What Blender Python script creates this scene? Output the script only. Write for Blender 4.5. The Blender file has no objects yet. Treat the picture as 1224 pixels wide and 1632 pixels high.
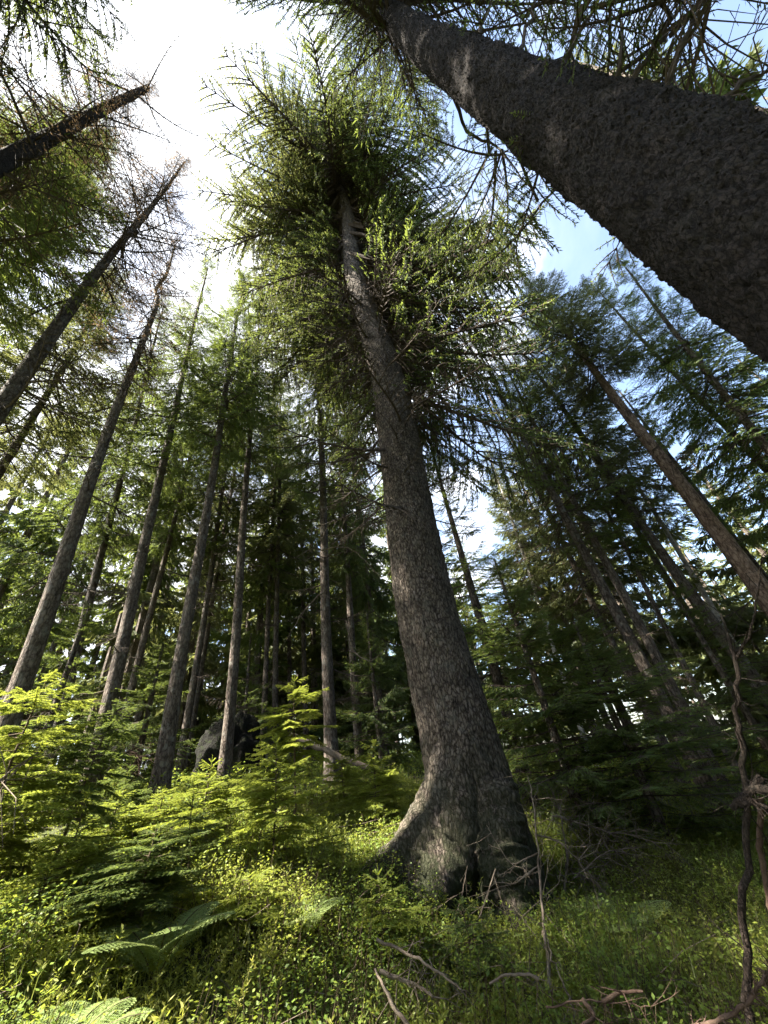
import bpy, math, random
import numpy as np
from mathutils import Vector, Matrix, Quaternion

C = bpy.context.scene.collection
RNG = np.random.default_rng(7)
PI = math.pi

# ------------------------------------------------------------------ camera
EYE = 1.35
FPX = 600.0                                     # focal length in photo pixels (1224 x 1632)
zc = np.array([-132.0, 846.0, 600.0]); zc /= np.linalg.norm(zc)   # world up seen in the camera frame
sp = zc[2]; cp = math.sqrt(1 - sp * sp)
s_ = zc[0] / cp; c_ = math.sqrt(1 - s_ * s_)
R0 = np.array([1.0, 0, 0]); U0 = np.array([0, -sp, cp]); FW = np.array([0, cp, sp])
CR = c_ * R0 + s_ * U0
CU = -s_ * R0 + c_ * U0
CAM = np.array([0.0, 0.0, EYE])

def ray(px, py):
    return (px - 612.0) * CR + (816.0 - py) * CU + FPX * FW

def at(px, py, d):
    """world point seen at a photo pixel, d metres away horizontally"""
    v = ray(px, py)
    return CAM + v * (d / math.hypot(v[0], v[1]))

# ------------------------------------------------------------------ terrain
def terrain(x, y):
    x = np.asarray(x, float); y = np.asarray(y, float)
    u = -0.8 * x + 0.6 * y
    t = np.log1p(np.exp((u - 1.6) * 1.6)) / 1.6
    h = 2.2 * (1 - np.exp(-0.36 * t / 2.2))
    r = np.hypot(x, y)
    b = (0.09 * np.sin(1.3 * x + 0.6 * y + .4) * np.sin(1.1 * y - .5 * x + 1.2) + 0.05 * np.sin(2.9 * x - 1.7 * y)
         + 0.045 * np.sin(2.3 * y + 2.1 * x + 2))
    dip = .34 * np.exp(-((x - .9) ** 2 + (y - 4.9) ** 2) / 3.2)
    return h - dip + b * np.clip(r / 3, 0, 1)

def tz(x, y):
    return float(terrain(x, y))

# ------------------------------------------------------------------ mesh building
class MB:
    def __init__(self):
        self.v = []; self.f = []; self.m = []; self.n = 0
    def quads(self, q, mat=0):                   # q: (N,4,3)
        q = np.asarray(q, np.float32)
        if len(q) == 0: return
        k = len(q)
        self.v.append(q.reshape(-1, 3))
        self.f.append(np.arange(k * 4, dtype=np.int32).reshape(k, 4) + self.n)
        self.m.append(np.full(k, mat, np.int32)); self.n += k * 4
    def mesh(self, v, f, mat=0):
        v = np.asarray(v, np.float32); f = np.asarray(f, np.int32)
        self.v.append(v); self.f.append(f + self.n)
        self.m.append(np.full(len(f), mat, np.int32)); self.n += len(v)
    def tube(self, pts, rad, sides=6, mat=0, twist=0.0):
        v, f = tube(pts, rad, sides, twist); self.mesh(v, f, mat)
    def data(self, name, mats, smooth=False):
        me = bpy.data.meshes.new(name)
        v = np.concatenate(self.v); f = np.concatenate(self.f); m = np.concatenate(self.m)
        me.vertices.add(len(v)); me.vertices.foreach_set("co", v.ravel())
        me.loops.add(f.size); me.loops.foreach_set("vertex_index", f.ravel())
        me.polygons.add(len(f))
        me.polygons.foreach_set("loop_start", np.arange(len(f), dtype=np.int32) * 4)
        me.polygons.foreach_set("loop_total", np.full(len(f), 4, np.int32))
        for mt in mats: me.materials.append(mt)
        me.polygons.foreach_set("material_index", m)
        me.polygons.foreach_set("use_smooth", np.full(len(f), smooth, bool))
        me.update(calc_edges=True)
        return me

def tube(pts, rad, sides=6, twist=0.0):
    pts = np.asarray(pts, float); n = len(pts)
    rad = np.broadcast_to(np.asarray(rad, float), (n,))
    tg = np.gradient(pts, axis=0); tg /= np.linalg.norm(tg, axis=1)[:, None] + 1e-9
    ref = np.array([0, 0, 1.0]) if abs(tg[:, 2]).mean() < .8 else np.array([1.0, 0, 0])
    a = np.cross(tg, ref); a /= np.linalg.norm(a, axis=1)[:, None] + 1e-9
    b = np.cross(tg, a)
    th = np.arange(sides) * 2 * PI / sides + twist
    v = pts[:, None, :] + rad[:, None, None] * (np.cos(th)[None, :, None] * a[:, None, :] + np.sin(th)[None, :, None] * b[:, None, :])
    i = np.arange(n - 1)[:, None] * sides; j = np.arange(sides)[None, :]; j2 = (j + 1) % sides
    f = np.stack([i + j, i + j2, i + sides + j2, i + sides + j], -1).reshape(-1, 4)
    return v.reshape(-1, 3), f

def unit(v):
    v = np.asarray(v, float)
    return v / (np.linalg.norm(v, axis=-1, keepdims=True) + 1e-9)

def rhombi(p, d, l, w, rng, flat=None):
    """leaf-shaped faces: base points p, directions d, lengths l, widths w"""
    p = np.asarray(p, float); d = unit(d); k = len(p)
    r = rng.normal(size=(k, 3)) if flat is None else np.asarray(flat, float) + .45 * rng.normal(size=(k, 3))
    s = unit(np.cross(d, r))
    l = np.broadcast_to(l, (k,))[:, None]; w = np.broadcast_to(w, (k,))[:, None]
    mid = p + d * l * .45
    return np.stack([p, mid + s * w * .5, p + d * l, mid - s * w * .5], 1)

def noise2(zz, nt, cpm, ct, rng):
    """smooth lattice noise at heights zz and nt angles, ct cells round (periodic), cpm cells per metre"""
    z = (zz - zz[0]) * cpm; cz = int(z[-1]) + 1; g = rng.normal(size=(cz + 2, ct))
    t = np.linspace(0, ct, nt, endpoint=False)
    z0 = z.astype(int); t0 = t.astype(int); fz = z - z0; ft = t - t0
    fz = fz * fz * (3 - 2 * fz); ft = ft * ft * (3 - 2 * ft)
    t1 = (t0 + 1) % ct
    A = g[z0][:, t0]; B = g[z0][:, t1]; D = g[z0 + 1][:, t0]; E = g[z0 + 1][:, t1]
    return (A * (1 - ft) + B * ft) * (1 - fz)[:, None] + (D * (1 - ft) + E * ft) * fz[:, None]

# ------------------------------------------------------------------ objects
def tag(o, label=None, cat=None, group=None, kind=None):
    if label: o['label'] = label
    if cat: o['category'] = cat
    if group: o['group'] = group
    if kind: o['kind'] = kind
    return o
def empty(name, loc, label, cat, group=None, rz=0.0, scale=1.0):
    o = bpy.data.objects.new(name, None); C.objects.link(o)
    o.empty_display_size = .2
    o.location = loc; o.rotation_euler = (0, 0, rz); o.scale = (scale,) * 3
    return tag(o, label, cat, group)
def part(name, me, parent=None, loc=(0, 0, 0)):
    o = bpy.data.objects.new(name, me); C.objects.link(o)
    o.parent = parent; o.location = loc
    return o

# ------------------------------------------------------------------ materials
def new_mat(name):
    m = bpy.data.materials.new(name); m.use_nodes = True
    nt = m.node_tree; nt.nodes.clear()
    return m, nt, nt.nodes.new('ShaderNodeOutputMaterial')
def N(nt, t, **kw):
    n = nt.nodes.new(t)
    for k, v in kw.items(): setattr(n, k, v)
    return n
def ramp(nt, stops):
    r = N(nt, 'ShaderNodeValToRGB'); el = r.color_ramp.elements
    while len(el) < len(stops): el.new(.5)
    for e, (p, c) in zip(el, stops):
        e.position = p; e.color = (*c, 1)
    return r
def rgb(c): return (*c, 1)

def leaf_mat(name, dark, mid, light, trans, tfac=.38, nscale=.9, gloss=.025):
    m, nt, out = new_mat(name); L = nt.links
    tc = N(nt, 'ShaderNodeTexCoord')
    n1 = N(nt, 'ShaderNodeTexNoise'); n1.inputs['Scale'].default_value = nscale; n1.inputs['Detail'].default_value = 3
    L.new(tc.outputs['Object'], n1.inputs['Vector'])
    oi = N(nt, 'ShaderNodeObjectInfo')
    n2 = N(nt, 'ShaderNodeTexNoise'); n2.inputs['Scale'].default_value = nscale * 14; n2.inputs['Detail'].default_value = 2
    L.new(tc.outputs['Object'], n2.inputs['Vector'])
    ad = N(nt, 'ShaderNodeMath', operation='ADD'); L.new(n1.outputs['Fac'], ad.inputs[0])
    mu = N(nt, 'ShaderNodeMath', operation='MULTIPLY_ADD'); L.new(n2.outputs['Fac'], mu.inputs[0]); mu.inputs[1].default_value = .7; mu.inputs[2].default_value = -.35
    L.new(mu.outputs[0], ad.inputs[1])
    m2 = N(nt, 'ShaderNodeMath', operation='MULTIPLY_ADD'); L.new(oi.outputs['Random'], m2.inputs[0]); m2.inputs[1].default_value = .16; m2.inputs[2].default_value = -.08
    a2 = N(nt, 'ShaderNodeMath', operation='ADD'); L.new(ad.outputs[0], a2.inputs[0]); L.new(m2.outputs[0], a2.inputs[1])
    r = ramp(nt, [(.25, dark), (.5, mid), (.78, light)]); L.new(a2.outputs[0], r.inputs[0])
    df = N(nt, 'ShaderNodeBsdfDiffuse'); L.new(r.outputs[0], df.inputs[0])
    tr = N(nt, 'ShaderNodeBsdfTranslucent')
    mx = N(nt, 'ShaderNodeMixRGB'); mx.blend_type = 'MIX'; mx.inputs[0].default_value = .6; L.new(r.outputs[0], mx.inputs[1]); mx.inputs[2].default_value = rgb(trans)
    L.new(mx.outputs[0], tr.inputs[0])
    ms = N(nt, 'ShaderNodeMixShader'); ms.inputs[0].default_value = tfac; L.new(df.outputs[0], ms.inputs[1]); L.new(tr.outputs[0], ms.inputs[2])
    gl = N(nt, 'ShaderNodeBsdfGlossy'); gl.inputs['Roughness'].default_value = .6; gl.inputs[0].default_value = (.8, .85, .8, 1)
    m3 = N(nt, 'ShaderNodeMixShader'); m3.inputs[0].default_value = gloss; L.new(ms.outputs[0], m3.inputs[1]); L.new(gl.outputs[0], m3.inputs[2])
    L.new(m3.outputs[0], out.inputs[0])
    return m

def bark_mat(name, crack, base, pale, lichen, scale=22, zs=.45, bump=.03, lich=.35, moss=None):
    """scaly bark: warped small plates, fissures running up the stem, patches of lichen"""
    m, nt, out = new_mat(name); L = nt.links
    tc = N(nt, 'ShaderNodeTexCoord'); mp = N(nt, 'ShaderNodeMapping'); mp.inputs['Scale'].default_value = (1, 1, zs)
    L.new(tc.outputs['Object'], mp.inputs['Vector'])
    dn = N(nt, 'ShaderNodeTexNoise'); dn.inputs['Scale'].default_value = scale * .8; dn.inputs['Detail'].default_value = 5; dn.inputs['Roughness'].default_value = .7
    L.new(mp.outputs[0], dn.inputs['Vector'])
    va = N(nt, 'ShaderNodeVectorMath', operation='MULTIPLY_ADD'); L.new(dn.outputs['Color'], va.inputs[0]); va.inputs[1].default_value = (1.7 / scale,) * 3; L.new(mp.outputs[0], va.inputs[2])
    vo = N(nt, 'ShaderNodeTexVoronoi', feature='F1'); vo.inputs['Scale'].default_value = scale; L.new(va.outputs[0], vo.inputs['Vector'])
    fine = N(nt, 'ShaderNodeTexNoise'); fine.inputs['Scale'].default_value = scale * 2.2; fine.inputs['Detail'].default_value = 6; fine.inputs['Roughness'].default_value = .72
    L.new(mp.outputs[0], fine.inputs['Vector'])
    fis = N(nt, 'ShaderNodeTexNoise'); fis.inputs['Scale'].default_value = scale * .9; fis.inputs['Detail'].default_value = 4; fis.inputs['Roughness'].default_value = .6
    m2 = N(nt, 'ShaderNodeMapping'); m2.inputs['Scale'].default_value = (1, 1, zs * .42); L.new(tc.outputs['Object'], m2.inputs['Vector']); L.new(m2.outputs[0], fis.inputs['Vector'])
    big = N(nt, 'ShaderNodeTexNoise'); big.inputs['Scale'].default_value = 1.9; big.inputs['Detail'].default_value = 6; big.inputs['Roughness'].default_value = .65
    L.new(tc.outputs['Object'], big.inputs['Vector'])
    ve = N(nt, 'ShaderNodeTexVoronoi', feature='DISTANCE_TO_EDGE'); ve.inputs['Scale'].default_value = scale; L.new(va.outputs[0], ve.inputs['Vector'])
    # height: plates with cracks between them + long fissures + grain
    ed = ramp(nt, [(.0, (0, 0, 0)), (.10, (.55, .55, .55)), (.30, (1, 1, 1))]); L.new(ve.outputs['Distance'], ed.inputs[0])
    h0 = N(nt, 'ShaderNodeMath', operation='MULTIPLY'); L.new(ed.outputs[0], h0.inputs[0]); h0.inputs[1].default_value = .42
    h1 = N(nt, 'ShaderNodeMath', operation='MULTIPLY_ADD'); L.new(fine.outputs['Fac'], h1.inputs[0]); h1.inputs[1].default_value = .75; L.new(h0.outputs[0], h1.inputs[2])
    fr = ramp(nt, [(.36, (0, 0, 0)), (.50, (1, 1, 1))]); L.new(fis.outputs['Fac'], fr.inputs[0])
    h2 = N(nt, 'ShaderNodeMath', operation='MULTIPLY_ADD'); L.new(fr.outputs[0], h2.inputs[0]); h2.inputs[1].default_value = .22; L.new(h1.outputs[0], h2.inputs[2])
    cr0 = ramp(nt, [(.42, crack), (.70, base), (1.0, pale)]); L.new(h2.outputs[0], cr0.inputs[0])
    pv = ramp(nt, [(.0, (.55, .53, .52)), (1, (1.4, 1.38, 1.36))]); L.new(vo.outputs['Color'], pv.inputs[0])
    cr_ = N(nt, 'ShaderNodeMixRGB'); cr_.blend_type = 'MULTIPLY'; cr_.inputs[0].default_value = .7; L.new(cr0.outputs[0], cr_.inputs[1]); L.new(pv.outputs[0], cr_.inputs[2])
    oi = N(nt, 'ShaderNodeObjectInfo'); ov = N(nt, 'ShaderNodeMapRange'); ov.inputs[3].default_value = .68; ov.inputs[4].default_value = 1.3; L.new(oi.outputs['Random'], ov.inputs[0])
    orr = N(nt, 'ShaderNodeVectorMath', operation='SCALE'); L.new(cr_.outputs[0], orr.inputs[0]); L.new(ov.outputs[0], orr.inputs['Scale'])
    cr_ = orr
    tint = ramp(nt, [(.3, (.7, .66, .64)), (.7, (1.25, 1.22, 1.2))]); L.new(big.outputs['Fac'], tint.inputs[0])
    mx0 = N(nt, 'ShaderNodeMixRGB'); mx0.blend_type = 'MULTIPLY'; mx0.inputs[0].default_value = .8; L.new(cr_.outputs[0], mx0.inputs[1]); L.new(tint.outputs[0], mx0.inputs[2])
    b2 = N(nt, 'ShaderNodeTexNoise'); b2.inputs['Scale'].default_value = 6.5; b2.inputs['Detail'].default_value = 7; b2.inputs['Roughness'].default_value = .7; L.new(tc.outputs['Object'], b2.inputs['Vector'])
    lr = ramp(nt, [(.52, (0, 0, 0)), (.66, (lich,) * 3)]); L.new(b2.outputs['Fac'], lr.inputs[0])
    mx1 = N(nt, 'ShaderNodeMixRGB'); L.new(lr.outputs[0], mx1.inputs[0]); L.new(mx0.outputs[0], mx1.inputs[1]); mx1.inputs[2].default_value = rgb(lichen)
    col = mx1.outputs[0]
    if moss:
        sx = N(nt, 'ShaderNodeSeparateXYZ'); L.new(tc.outputs['Object'], sx.inputs[0])
        mr = N(nt, 'ShaderNodeMapRange'); mr.inputs[1].default_value = 1.7; mr.inputs[2].default_value = .3; L.new(sx.outputs[2], mr.inputs[0])
        mm = N(nt, 'ShaderNodeMath', operation='MULTIPLY'); L.new(mr.outputs[0], mm.inputs[0])
        r3 = ramp(nt, [(.36, (0, 0, 0)), (.50, (1, 1, 1))]); L.new(b2.outputs['Fac'], r3.inputs[0]); L.new(r3.outputs[0], mm.inputs[1])
        mx3 = N(nt, 'ShaderNodeMixRGB'); L.new(mm.outputs[0], mx3.inputs[0]); L.new(col, mx3.inputs[1]); mx3.inputs[2].default_value = rgb(moss); col = mx3.outputs[0]
    b = N(nt, 'ShaderNodeBsdfPrincipled'); L.new(col, b.inputs['Base Color']); b.inputs['Roughness'].default_value = .9; b.inputs['Specular IOR Level'].default_value = .2
    bp = N(nt, 'ShaderNodeBump'); bp.inputs['Strength'].default_value = 1.0; bp.inputs['Distance'].default_value = bump; L.new(h2.outputs[0], bp.inputs['Height'])
    L.new(bp.outputs[0], b.inputs['Normal']); L.new(b.outputs[0], out.inputs[0])
    return m

def plain_mat(name, c1, c2, scale=8, rough=.9, bump=.01, c3=None):
    m, nt, out = new_mat(name); L = nt.links
    tc = N(nt, 'ShaderNodeTexCoord'); n = N(nt, 'ShaderNodeTexNoise'); n.inputs['Scale'].default_value = scale; n.inputs['Detail'].default_value = 6; n.inputs['Roughness'].default_value = .65
    L.new(tc.outputs['Object'], n.inputs['Vector'])
    r = ramp(nt, [(.35, c1), (.65, c2)] if c3 is None else [(.32, c1), (.52, c2), (.7, c3)]); L.new(n.outputs['Fac'], r.inputs[0])
    b = N(nt, 'ShaderNodeBsdfPrincipled'); L.new(r.outputs[0], b.inputs['Base Color']); b.inputs['Roughness'].default_value = rough; b.inputs['Specular IOR Level'].default_value = .2
    bp = N(nt, 'ShaderNodeBump'); bp.inputs['Distance'].default_value = bump; L.new(n.outputs['Fac'], bp.inputs['Height']); L.new(bp.outputs[0], b.inputs['Normal'])
    L.new(b.outputs[0], out.inputs[0])
    return m

M = {}
M['needle'] = leaf_mat('spruce_needles', (.032, .060, .016), (.065, .105, .025), (.12, .15, .036), (.28, .34, .06), tfac=.44)
M['needle_dark'] = leaf_mat('dark_spruce_needles', (.028, .050, .015), (.056, .086, .022), (.095, .122, .030), (.24, .29, .05), tfac=.42)
M['needle_olive'] = leaf_mat('olive_spruce_needles', (.05, .065, .022), (.085, .105, .034), (.13, .14, .045), (.27, .28, .08), tfac=.42)
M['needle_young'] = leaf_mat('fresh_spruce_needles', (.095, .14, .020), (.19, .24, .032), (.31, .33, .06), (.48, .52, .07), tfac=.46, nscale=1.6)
M['needle_brown'] = leaf_mat('withered_needles', (.07, .05, .03), (.13, .09, .055), (.18, .14, .08), (.28, .18, .09), tfac=.35)
M['leaf'] = leaf_mat('bilberry_leaves', (.055, .10, .014), (.12, .18, .022), (.23, .25, .04), (.42, .48, .06), tfac=.42, nscale=.7)
M['sprig'] = leaf_mat('heath_sprigs', (.07, .10, .016), (.16, .19, .026), (.28, .27, .055), (.40, .44, .06), tfac=.42, nscale=.9)
M['grass'] = leaf_mat('grass_blades', (.06, .10, .02), (.11, .16, .03), (.19, .19, .06), (.33, .38, .07), tfac=.42, nscale=.8)
M['fern'] = leaf_mat('fern_leaf', (.12, .17, .05), (.19, .25, .08), (.26, .31, .11), (.38, .44, .14), tfac=.4, nscale=2)
M['bark'] = bark_mat('grey_spruce_bark', (.012, .009, .008), (.060, .048, .039), (.165, .142, .120), (.17, .165, .14), scale=27, zs=.42, bump=.03, moss=(.022, .030, .010))
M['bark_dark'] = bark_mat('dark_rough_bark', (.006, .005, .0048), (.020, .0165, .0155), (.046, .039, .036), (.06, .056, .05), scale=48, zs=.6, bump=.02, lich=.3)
M['bark_far'] = bark_mat('spruce_bark', (.022, .018, .015), (.075, .060, .050), (.15, .128, .11), (.21, .21, .185), scale=20, zs=.4, bump=.02, lich=.55)
M['bark_red'] = bark_mat('reddish_pine_bark', (.06, .042, .034), (.22, .155, .12), (.38, .29, .23), (.28, .22, .18), scale=16, zs=.4, bump=.02, lich=.3)
M['bark_birch'] = plain_mat('birch_bark', (.12, .11, .10), (.5, .48, .45), scale=5)
M['twig'] = plain_mat('dark_twig_wood', (.035, .026, .02), (.085, .065, .05), scale=14)
M['dead'] = plain_mat('pale_dead_wood', (.08, .06, .045), (.21, .17, .13), scale=10)
M['dead_red'] = plain_mat('reddish_dead_wood', (.05, .030, .022), (.12, .08, .058), scale=18)
M['straw'] = leaf_mat('withered_grass', (.10, .075, .035), (.17, .13, .06), (.24, .20, .10), (.35, .28, .12), tfac=.35, nscale=1.2)
M['stem'] = plain_mat('sapling_stem', (.05, .036, .024), (.11, .08, .05), scale=20)
M['dark_wood'] = bark_mat('dark_stem_bark', (.008, .006, .005), (.025, .019, .015), (.055, .042, .034), (.07, .065, .05), scale=70, zs=.5, bump=.01, lich=.3)
M['soil'] = plain_mat('mossy_forest_floor', (.035, .028, .016), (.05, .062, .018), scale=2.2, bump=.06, c3=(.10, .115, .028))
M['rock'] = plain_mat('mossy_boulder', (.007, .007, .006), (.013, .0125, .010), scale=9, bump=.15, c3=(.018, .027, .007), rough=1)

# ------------------------------------------------------------------ foliage templates
def spray(seed, n2=13, bare=.28, hang=.55, droop=.28, up=.30, dens=1.0, tl=(.05, .09), tw=.0125, weep=.35):
    """one conifer limb of unit length along +x: (needle rhombi, wood quads)"""
    rng = np.random.default_rng(seed)
    P = []; D = []; Ln = []; W = []
    wood = MB()
    def axis(s):
        return np.array([s, .05 * math.sin(3 * s + seed), -droop * s + up * s * s])
    ss = np.linspace(0, 1, 7)
    wood.tube([axis(s) for s in ss], .013 * (1 - ss * .85), 4)
    for i in range(n2):
        s = .10 + .88 * (i + rng.uniform(0, .8)) / n2
        tg = axis(s + .01) - axis(s - .01); tg /= np.linalg.norm(tg)
        for side in (-1, 1):
            a = math.radians(58 - 26 * s + rng.normal() * 10)
            l2 = (.40 * (1 - s) ** .75 + .07) * rng.uniform(.6, 1.2)
            if s < bare: l2 *= .75
            lat = np.array([-tg[1], tg[0], 0]); lat /= np.linalg.norm(lat)
            d2 = tg * math.cos(a) + lat * side * math.sin(a) + np.array([0, 0, -.08 - .2 * rng.random()])
            d2 /= np.linalg.norm(d2); p0 = axis(s)
            def q(u): return p0 + d2 * l2 * u + np.array([0, 0, -hang * l2 * u * u * .5])
            uu = np.array([0, .35, .7, 1.0])
            wood.tube([q(u) for u in uu], np.array([.0042, .0034, .0024, .0012]), 3)
            if rng.random() < .5:                      # a bare twiglet
                u0 = rng.uniform(.2, .8); e = q(u0) + (tg * .5 + lat * side * rng.uniform(-.6, .8) + np.array([0, 0, -.5])) * .11
                wood.tube([q(u0), (q(u0) + e) / 2 + rng.normal(size=3) * .008, e], [.0022, .0017, .001], 3)
            m = max(2, int(l2 / .021 * dens))
            for k in range(m):
                u = (k + rng.random()) / m
                if s < bare and u < .8 - .5 * rng.random(): continue
                if u < .12: continue
                qq = q(u); t2 = q(u + .02) - q(u - .02); t2 /= np.linalg.norm(t2)
                pr = np.cross(t2, [0, 0, 1]); pr /= np.linalg.norm(pr) + 1e-6
                for s2 in (-1, 1):
                    if rng.random() < .12: continue
                    dd = t2 * .75 + pr * s2 * rng.uniform(.35, .9) + np.array([0, 0, -weep * rng.random() * 1.6])
                    P.append(qq); D.append(dd); Ln.append(rng.uniform(*tl) * (1.15 - .4 * u)); W.append(tw * rng.uniform(.7, 1.3))
            P.append(q(.93)); D.append(d2 + np.array([0, 0, -.3])); Ln.append(tl[1]); W.append(tw)
    P.append(axis(.97)); D.append(axis(1) - axis(.9)); Ln.append(tl[1]); W.append(tw)
    nd = rhombi(np.array(P), np.array(D), np.array(Ln), np.array(W), rng)
    wv = [wood.v[i][wood.f[i] - sum(len(x) for x in wood.v[:i])] for i in range(len(wood.v))]
    return nd, np.concatenate(wv)

SPR = [spray(i, hang=h, weep=w, dens=1.4) for i, (h, w) in enumerate([(.5, .3), (.7, .5), (.4, .2), (.9, .7), (.55, .35)])]
SPR_FINE = [spray(20 + i, n2=17, dens=2.8, tl=(.021, .040), tw=.0064, bare=.30, hang=1.0, weep=.9) for i in range(4)]
SPR_TIPS = [spray(30 + i, n2=20, dens=3.0, tl=(.020, .038), tw=.0062, bare=.58, hang=.9, weep=.8, droop=.42, up=.34) for i in range(5)]
SPR_WEEP = [spray(40 + i, n2=15, dens=1.5, hang=1.3, weep=1.3, tl=(.05, .10), tw=.0105, bare=.2) for i in range(3)]
SPR_THIN = [spray(60 + i, n2=12, dens=1.0, tl=(.022, .045), tw=.0065, bare=.55, hang=.6) for i in range(3)]
SPR_BARE = [spray(80 + i, n2=13, dens=.04, bare=1.0, hang=.6, droop=.2) for i in range(4)]
SPR_FULL = [spray(100 + i, n2=13, bare=.12, dens=1.1, hang=.35, droop=.12, up=.16, weep=.25) for i in range(3)]

def rot_az_pitch(az, pitch, roll=0.0):
    ca, sa = math.cos(az), math.sin(az); cpp, spp = math.cos(pitch), math.sin(pitch); cr, sr = math.cos(roll), math.sin(roll)
    Rz = np.array([[ca, -sa, 0], [sa, ca, 0], [0, 0, 1]]); Ry = np.array([[cpp, 0, -spp], [0, 1, 0], [spp, 0, cpp]]); Rx = np.array([[1, 0, 0], [0, cr, -sr], [0, sr, cr]])
    return Rz @ Ry @ Rx

def crown(seed, zs, lens, pitch, tmpl, thick=1.0, axis=None, azs=None):
    """needles and wood of a crown: one limb per height zs with length lens and pitch (all arrays)"""
    rng = np.random.default_rng(seed)
    ND = []; WD = []
    az = rng.uniform(0, 2 * PI)
    for i, (z, l, p) in enumerate(zip(zs, lens, pitch)):
        az += 2.4 + rng.normal() * .35
        a = az if azs is None else azs[i]
        nd, wd = tmpl[rng.integers(len(tmpl))]
        fl = np.array([1, rng.choice([-1, 1]), 1.0])
        Rm = rot_az_pitch(a, p + rng.normal() * .07, rng.normal() * .2)
        o = np.array([0, 0, z]) if axis is None else axis(z)
        ND.append((nd * fl * l) @ Rm.T + o)
        WD.append((wd * fl * l) @ Rm.T + o)
    return np.concatenate(ND), np.concatenate(WD)

def profile(rng, H, R, n, low=0.0, taper=1.25, pl=-.35, pu=.45, topz=None):
    """heights/lengths/pitches for a conical crown of height H"""
    t = np.sort(np.concatenate([rng.uniform(low, .985, n), rng.uniform(.80, 1.0, n // 6)])); n = len(t)
    t = t + .012 * np.sin(t * 70)
    lens = R * np.minimum(1, (1 - t) * taper) ** .8 * (.55 + .45 * np.minimum(1, t * 6)) * rng.uniform(.55, 1.08, n)
    lens = np.maximum(lens, .35)
    pitch = pl + (pu - pl) * t
    return t * H, lens, pitch

# shared crown shapes (needles + wood), 10 m tall with base at z = 0
PROTO = {}
def make_proto(key, seed, H, R, n, tmpl, mat, **kw):
    rng = np.random.default_rng(seed)
    z, l, p = profile(rng, H, R, n, **kw)
    nd, wd = crown(seed, z, l, p, tmpl)
    a = MB(); a.quads(nd); b = MB(); b.quads(wd)
    PROTO[key] = (a.data('crown', [mat]), b.data('branches', [M['twig']]))
make_proto('a', 1, 10, 2.0, 138, SPR, M['needle'])
make_proto('b', 2, 10, 1.8, 130, SPR, M['needle_dark'])
make_proto('c', 3, 10, 2.1, 135, SPR, M['needle_olive'])
make_proto('d', 4, 10, 1.75, 138, SPR + SPR_THIN[:2], M['needle'])
make_proto('e', 5, 10, 2.1, 145, SPR_WEEP + SPR, M['needle_dark'])
make_proto('thin', 6, 10, 1.6, 110, SPR_THIN, M['needle_olive'])
make_proto('bare', 7, 10, 1.7, 120, SPR_BARE + SPR_THIN[:1], M['needle_brown'])
make_proto('brown', 8, 10, 1.4, 130, SPR_THIN, M['needle_brown'])
make_proto('near', 12, 12, 3.9, 330, SPR_FINE, M['needle_dark'], pl=-.3)
make_proto('young', 9, 6, 1.6, 110, SPR_FULL + SPR_WEEP[:1], M['needle'], taper=1.1, pl=-.15, pu=.5)
make_proto('young2', 10, 6, 1.3, 90, SPR_FULL + SPR[:2], M['needle'], taper=1.1, pl=-.1, pu=.5)

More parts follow.
